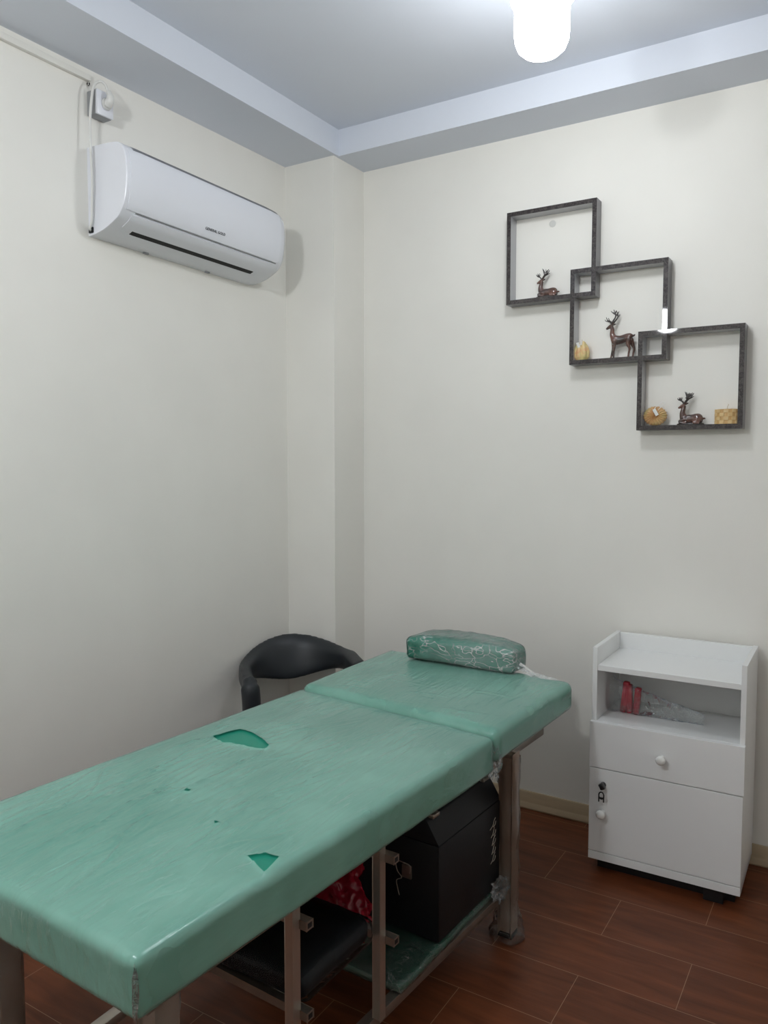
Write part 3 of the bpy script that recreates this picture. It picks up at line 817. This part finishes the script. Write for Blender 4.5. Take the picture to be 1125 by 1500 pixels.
# frame under the mattress
bm = bmesh.new()
bar(bm, (.64, -2.10, .537), (1.235, -2.12, .537), .03, .03); bar(bm, (1.222, -2.10, .537), (1.305, -.55, .537), .03, .03)
bar(bm, (.66, -2.09, .537), (.70, -.50, .537), .03, .03); bar(bm, (.70, -.52, .537), (1.30, -.56, .537), .03, .03); bar(bm, (.69, -.95, .537), (1.28, -1.0, .537), .03, .03)
bpart('top_frame', bm, M_steel)
def leg(x, y, lean=(0, 0)):
    bm = bmesh.new(); bar(bm, (x + lean[0], y + lean[1], .012), (x, y, .555), .042, .042, bevel=.006)
    lg = bpart('leg', bm, M_leg)
    bm = bmesh.new(); box(bm, (x - .023, y - .023, .0005), (x + .023, y + .023, .016), 0, .003); bpart('foot_cap', bm, M_black, lg)
    bm = bmesh.new(); n = 20; pts = []; rr = []; 
    rings = []
    for i in range(61):
        z = .003 + .545 * i / 60; base = .031 + .002 * math.sin(z * 40) + (.022 * max(0, 1 - z / .10) ** 1.5)
        ring = []
        for k in range(n):
            a = 2 * PI * k / n
            sq = 1 / max(abs(math.cos(a)), abs(math.sin(a))) ** .35
            w = base * sq * (1 + .10 * noise.noise(Vector((math.cos(a) * 2.2, math.sin(a) * 2.2 + x * 7, z * 26))) + (.28 * noise.noise(Vector((math.cos(a) * 3, math.sin(a) * 3, z * 34 + y))) if z < .09 else 0))
            ring.append(bm.verts.new((x + w * math.cos(a), y + w * math.sin(a), z)))
        rings.append(ring)
    for a, b in zip(rings, rings[1:]):
        for k in range(n): bm.faces.new((a[k], a[(k + 1) % n], b[(k + 1) % n], b[k]))
    bpart('plastic_wrap', bm, M_film_leg, lg, angle=30)
leg(1.205, -2.085); leg(.700, -2.045); leg(1.322, -.845); leg(.715, -.80)
# lower rails, posts, cross bars
def onebar(name, a, b, w, h, m=M_steel):
    bm = bmesh.new(); bar(bm, a, b, w, h); return bpart(name, bm, m)
onebar('side_rail', (1.222, -2.066, .118), (1.303, -.855, .125), .026, .026)
onebar('side_rail', (.716, -2.026, .096), (.715, -.82, .118), .030, .022, M_chrome)
P1, P2 = (1.262, -1.795), (1.283, -1.498)
onebar('post', (P1[0], P1[1], .132), (P1[0], P1[1], .553), .021, .021, M_chrome)
onebar('post', (P2[0] - .006, P2[1], .132), (P2[0] - .006, P2[1], .553), .021, .021, M_chrome)
M_hole = M_dark
for P, z in ((P1, .318), (P1, .505), (P2, .318), (P2, .512)):
    ydir = -.03
    onebar('cross_bar', (.72, P[1] + .018 - ydir * .9, z), (P[0] + .030, P[1] + .018, z), .020, .016)
    bm = bmesh.new(); box(bm, (P[0] + .0295, P[1] + .0118, z - .0052), (P[0] + .0304, P[1] + .0242, z + .0052)); bpart('open_tube_end', bm, M_dark, bed.children[-1])
# green bottom board with its own film
bm = bmesh.new()
q2 = [(.735, -1.395, .156), (1.285, -1.41, .156), (1.303, -.83, .156), (.735, -.80, .156)]
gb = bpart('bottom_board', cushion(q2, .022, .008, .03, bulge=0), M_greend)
bpart('plastic_film', cushion(q2, .022, .008, .012, off=.0028, bulge=0, wr=.002, seed=8), M_film, gb, angle=50)
bm = bmesh.new(); crumple(bm, (1.322, -.90, .170), .035, (.55, 1.3, .8), 21, .6, fr=1.6)
bpart('film_bunch', bm, M_film, gb, angle=30)

# pillow at the head end
pq = [(.786, -.536, .777), (1.200, -.534, .777), (1.212, -.440, .777), (.800, -.395, .777)]
pl = thing('pillow', 'small green vinyl pillow in crumpled clear plastic on the head of the bed', 'pillow', (1.0, -.46, .692))
PO = Vector((1.0, -.46, .692))
def ppart(name, bm, m, par, angle=40):
    for v in bm.verts: v.co = v.co - PO
    return mesh_obj(name, bm, m, par, angle=angle)
pc = ppart('cushion', cushion(pq, .076, .016, .010, bulge=.012, backarch=.055), M_green, pl)
ppart('plastic_wrap', cushion(pq, .074, .016, .0055, off=.0035, bulge=.012, wr=.0030, seed=11, backarch=.055), M_film_pil, pc, 30)
bm = bmesh.new(); g = []
for i in range(25):
    u = i / 24; row = []
    cx_, cy_, cz_ = 1.208 + .145 * u, -.485 - .03 * u, .722 - .022 * min(1, u * 3)
    w = .020 * (1 - u) ** .7 + .006
    for j in range(9):
        a = (j / 8 - .5) * 2
        row.append(bm.verts.new((cx_, cy_ + a * w, cz_ + .012 * (1 - u) * math.cos(a * 2) + .006 * noise.noise(Vector((u * 14, a * 4, 2))))))
    g.append(row)
for a, b in zip(g, g[1:]):
    for j in range(8): bm.faces.new((a[j], a[j + 1], b[j + 1], b[j]))
ppart('wrap_tail', bm, M_film, pc, 30)

# ------------------------------------------------------------------ things stored under the bed
tc_ = thing('tool_case', 'black vanity case with chamfered lid on the board under the bed', 'case', (1.160, -1.034, .159), -.05)
def cpart(name, bm, m, angle=30): return mesh_obj(name, bm, m, tc_, angle=angle)
W2, L2 = .135, .178
lid = [(-W2, .262), (-W2 + .038, .322), (-.05, .345), (.05, .345), (W2 - .038, .322), (W2, .262)]
bm = bmesh.new()
box(bm, (-W2, -L2, 0.001), (W2, L2, .2605), 0, .005); cpart('body', bm, M_case)
bm = bmesh.new(); vs = prism(bm, lid, 'y', -L2 - .001, L2 + .001)
bmesh.ops.bevel(bm, geom=list(set(e for v in vs for e in v.link_edges)), offset=.003, segments=2, profile=.5, affect='EDGES')
cpart('lid', bm, M_case)
for yy in (-.158, .128):
    bm = bmesh.new()
    box(bm, (.070, yy - .004, .322), (.106, yy + .003, .3325), 0, .001); box(bm, (.070, yy + .024, .322), (.100, yy + .030, .3315), 0, .001)
    box(bm, (.098, yy - .004, .3215), (.107, yy + .030, .331), 0, .001); box(bm, (.060, yy + .006, .324), (.074, yy + .020, .334), 0, .001)
    cpart('latch', bm, M_chrome)
bm = bmesh.new()
box(bm, (.022, -L2 - .006, .150), (.052, -L2, .186), 0, .002); cpart('hasp', bm, M_steel)
bm = bmesh.new()
tube(bm, smooth_path([(.050, -L2 - .008, .168), (.052, -L2 - .010, .190), (.030, -L2 - .010, .194), (.006, -L2 - .008, .190), (.010, -L2 - .008, .165), (.024, -L2 - .008, .150), (.008, -L2 - .008, .138), (.010, -L2 - .007, .118), (.016, -L2 - .007, .098)], 5), .0013, 6)
cpart('wire_tie', bm, M_chrome)
bm = bmesh.new()
for k in range(5):
    z = .090 + k * .026
    tube(bm, smooth_path([(W2 + .002, .112 + .008 * math.sin(k), z), (W2 + .003, .122, z + .008), (W2 + .002, .130, z + .018), (W2 + .003, .138 - .006 * (k % 2), z + .026)], 4), .0010, 6)
    tube(bm, smooth_path([(W2 + .002, .126, z + .002), (W2 + .003, .136, z + .006), (W2 + .002, .142, z + .014)], 4), .0010, 6)
cpart('silver_squiggles', bm, M_chrome)  # thin curved silver marks on the right face of the case

rb = bmesh.new()
crumple(rb, (1.005, -1.34, .320), .12, (.95, .5, 1.25), 5, .42, 5, 1.2)
crumple(rb, (1.10, -1.355, .255), .06, (.9, .75, 1.1), 9, .4, 4, 1.3)
crumple(rb, (.93, -1.34, .22), .07, (1, .6, .9), 12, .4, 4, 1.3)
for v in rb.verts: v.co.z = max(.161, v.co.z)
rd = fuse('red_bag', rb, M_red, None, .005, 0)
tag(rd, 'crumpled dark red plastic bag under the bed beside the black case', 'bag')
# dark flat bag in clear plastic on the lower cross bars
fbag = thing('flat_bag', 'flat navy-black bag in clear plastic lying on the lower bars under the bed', 'bag', (1.0, -1.64, .327))
q3 = [(-.27, -.140, .060), (.262, -.125, .050), (.262, .130, .050), (-.27, .140, .060)]
fc = mesh_obj('bag', cushion(q3, .058, .02, .016, bulge=.006, wr=.002, seed=3), M_navy, fbag)
mesh_obj('plastic_film', cushion([(p[0] + (.012 if p[0] > 0 else 0), p[1], p[2]) for p in q3], .058, .02, .010, off=.002, bulge=.006, wr=.003, seed=3), film_mat('bag_plastic_film', haze=.012, gloss=.12, scale=20, bump=.6, hvar=.9, ior=1.2), fc)

# ------------------------------------------------------------------ chair
ch = thing('armchair', 'charcoal plastic armchair with curved back behind the bed in the corner', 'chair', (.268, -.497, 0), math.radians(49))
# local frame: front = -y, back = +y
def hoop(t):          # t -1..1 : left arm front -> back -> right arm front
    r = .215; tot = r * PI / 2 + .155; d = abs(t) * tot; sg = 1 if t >= 0 else -1
    if d < r * PI / 2: return Vector((sg * r * math.sin(d / r), r * math.cos(d / r), 0))
    return Vector((sg * r, -(d - r * PI / 2), 0))
bm = bmesh.new(); rings = []; NS = 64; seg = 20
for i in range(NS + 1):
    t = -1 + 2 * i / NS; p = hoop(t); d = (hoop(t + .01) - hoop(t - .01)).normalized(); n_ = Vector((d.y, -d.x, 0))
    n_ = n_ if n_.dot(p) > 0 else -n_
    k = max(0, 1 - abs(t) / .56); k = k * k * (3 - 2 * k)
    top = .618 + .050 * k + .020 * t - .012 * max(0, abs(t) - .7) / .3
    bot = .535 - .048 * k + .018 * t
    th = .026 - .008 * k
    e = max(0, (abs(t) - .93) / .07); sh = math.sqrt(max(0.02, 1 - e * e))
    h = (top - bot) / 2 * sh; c_ = p + Vector((0, 0, (top + bot) / 2)); th *= sh
    lean = .03 * k
    ring = []
    for s in range(seg):
        a = 2 * PI * s / seg; ca, sa = math.cos(a), math.sin(a)
        w = math.copysign(abs(ca) ** .8, ca) * th; z = math.copysign(abs(sa) ** .7, sa) * h
        roll = .016 * max(0, sa) ** 4               # rim rolls outward
        ring.append(bm.verts.new(c_ + n_ * (w + roll + lean * (z / h)) + Vector((0, 0, z))))
    rings.append(ring)
for a, b in zip(rings, rings[1:]):
    for s in range(seg): bm.faces.new((a[s], a[(s + 1) % seg], b[(s + 1) % seg], b[s]))
bm.faces.new(rings[0][::-1]); bm.faces.new(rings[-1])
for s in (-1, 1):     # arm fronts turn down into supports
    p = hoop(s * .95)
    tube(bm, smooth_path([(p.x * .99, p.y + .02, .578), (p.x * 1.0, p.y - .004, .560), (p.x * .99, p.y - .012, .52), (p.x * .97, p.y - .006, .44), (p.x * .95, p.y, .37)], 5),
         [.028] * 5 + [.036] * 5 + [.036] * 5 + [.034] * 5 + [.032], 18)
fuse('backrest', bm, M_chair, ch, .006, 4)['label'] = 'wrap-around back with arms'
bm = bmesh.new()
sq = [(-.20, -.20, .395), (.20, -.20, .395), (.185, .19, .385), (-.185, .19, .385)]
mesh_obj('seat', cushion(sq, .045, .02, .02, bulge=.006), M_chair, ch)
for sx in (-1, 1):
    for fy in (-1, 1):
        bm = bmesh.new()
        tube(bm, [(sx * .15, fy * .14, .345), (sx * .158, fy * .15, .18), (sx * .165, fy * .16, .001)], [.018, .015, .012], 14)
        mesh_obj('leg', bm, M_chair, ch)

# ------------------------------------------------------------------ camera, world, view
cam = bpy.data.cameras.new('camera'); co = bpy.data.objects.new('camera', cam); COL.objects.link(co)
yaw, pitch, f = .555, -.0663, 1149.4
cy, sy, cp_, sp = math.cos(yaw), math.sin(yaw), math.cos(pitch), math.sin(pitch)
fw = Vector((-sy * cp_, cy * cp_, sp)); rt = Vector((cy, sy, 0)); up = rt.cross(fw)
M = Matrix(((rt.x, up.x, -fw.x, 2.2011), (rt.y, up.y, -fw.y, -2.966), (rt.z, up.z, -fw.z, 1.42), (0, 0, 0, 1)))
co.matrix_world = M
cam.sensor_fit = 'VERTICAL'; cam.sensor_height = 36; cam.lens = f / 1500 * 36; cam.clip_start = .02
scn.camera = co
w = bpy.data.worlds.new('world'); scn.world = w; w.use_nodes = True
w.node_tree.nodes['Background'].inputs[0].default_value = (.8, .85, .9, 1); w.node_tree.nodes['Background'].inputs[1].default_value = .05
vs_ = scn.view_settings
vs_.view_transform = 'Standard'; vs_.look = 'None'; vs_.gamma = 1; vs_.exposure = 0.57
scn.cycles.max_bounces = 12; scn.cycles.transparent_max_bounces = 16
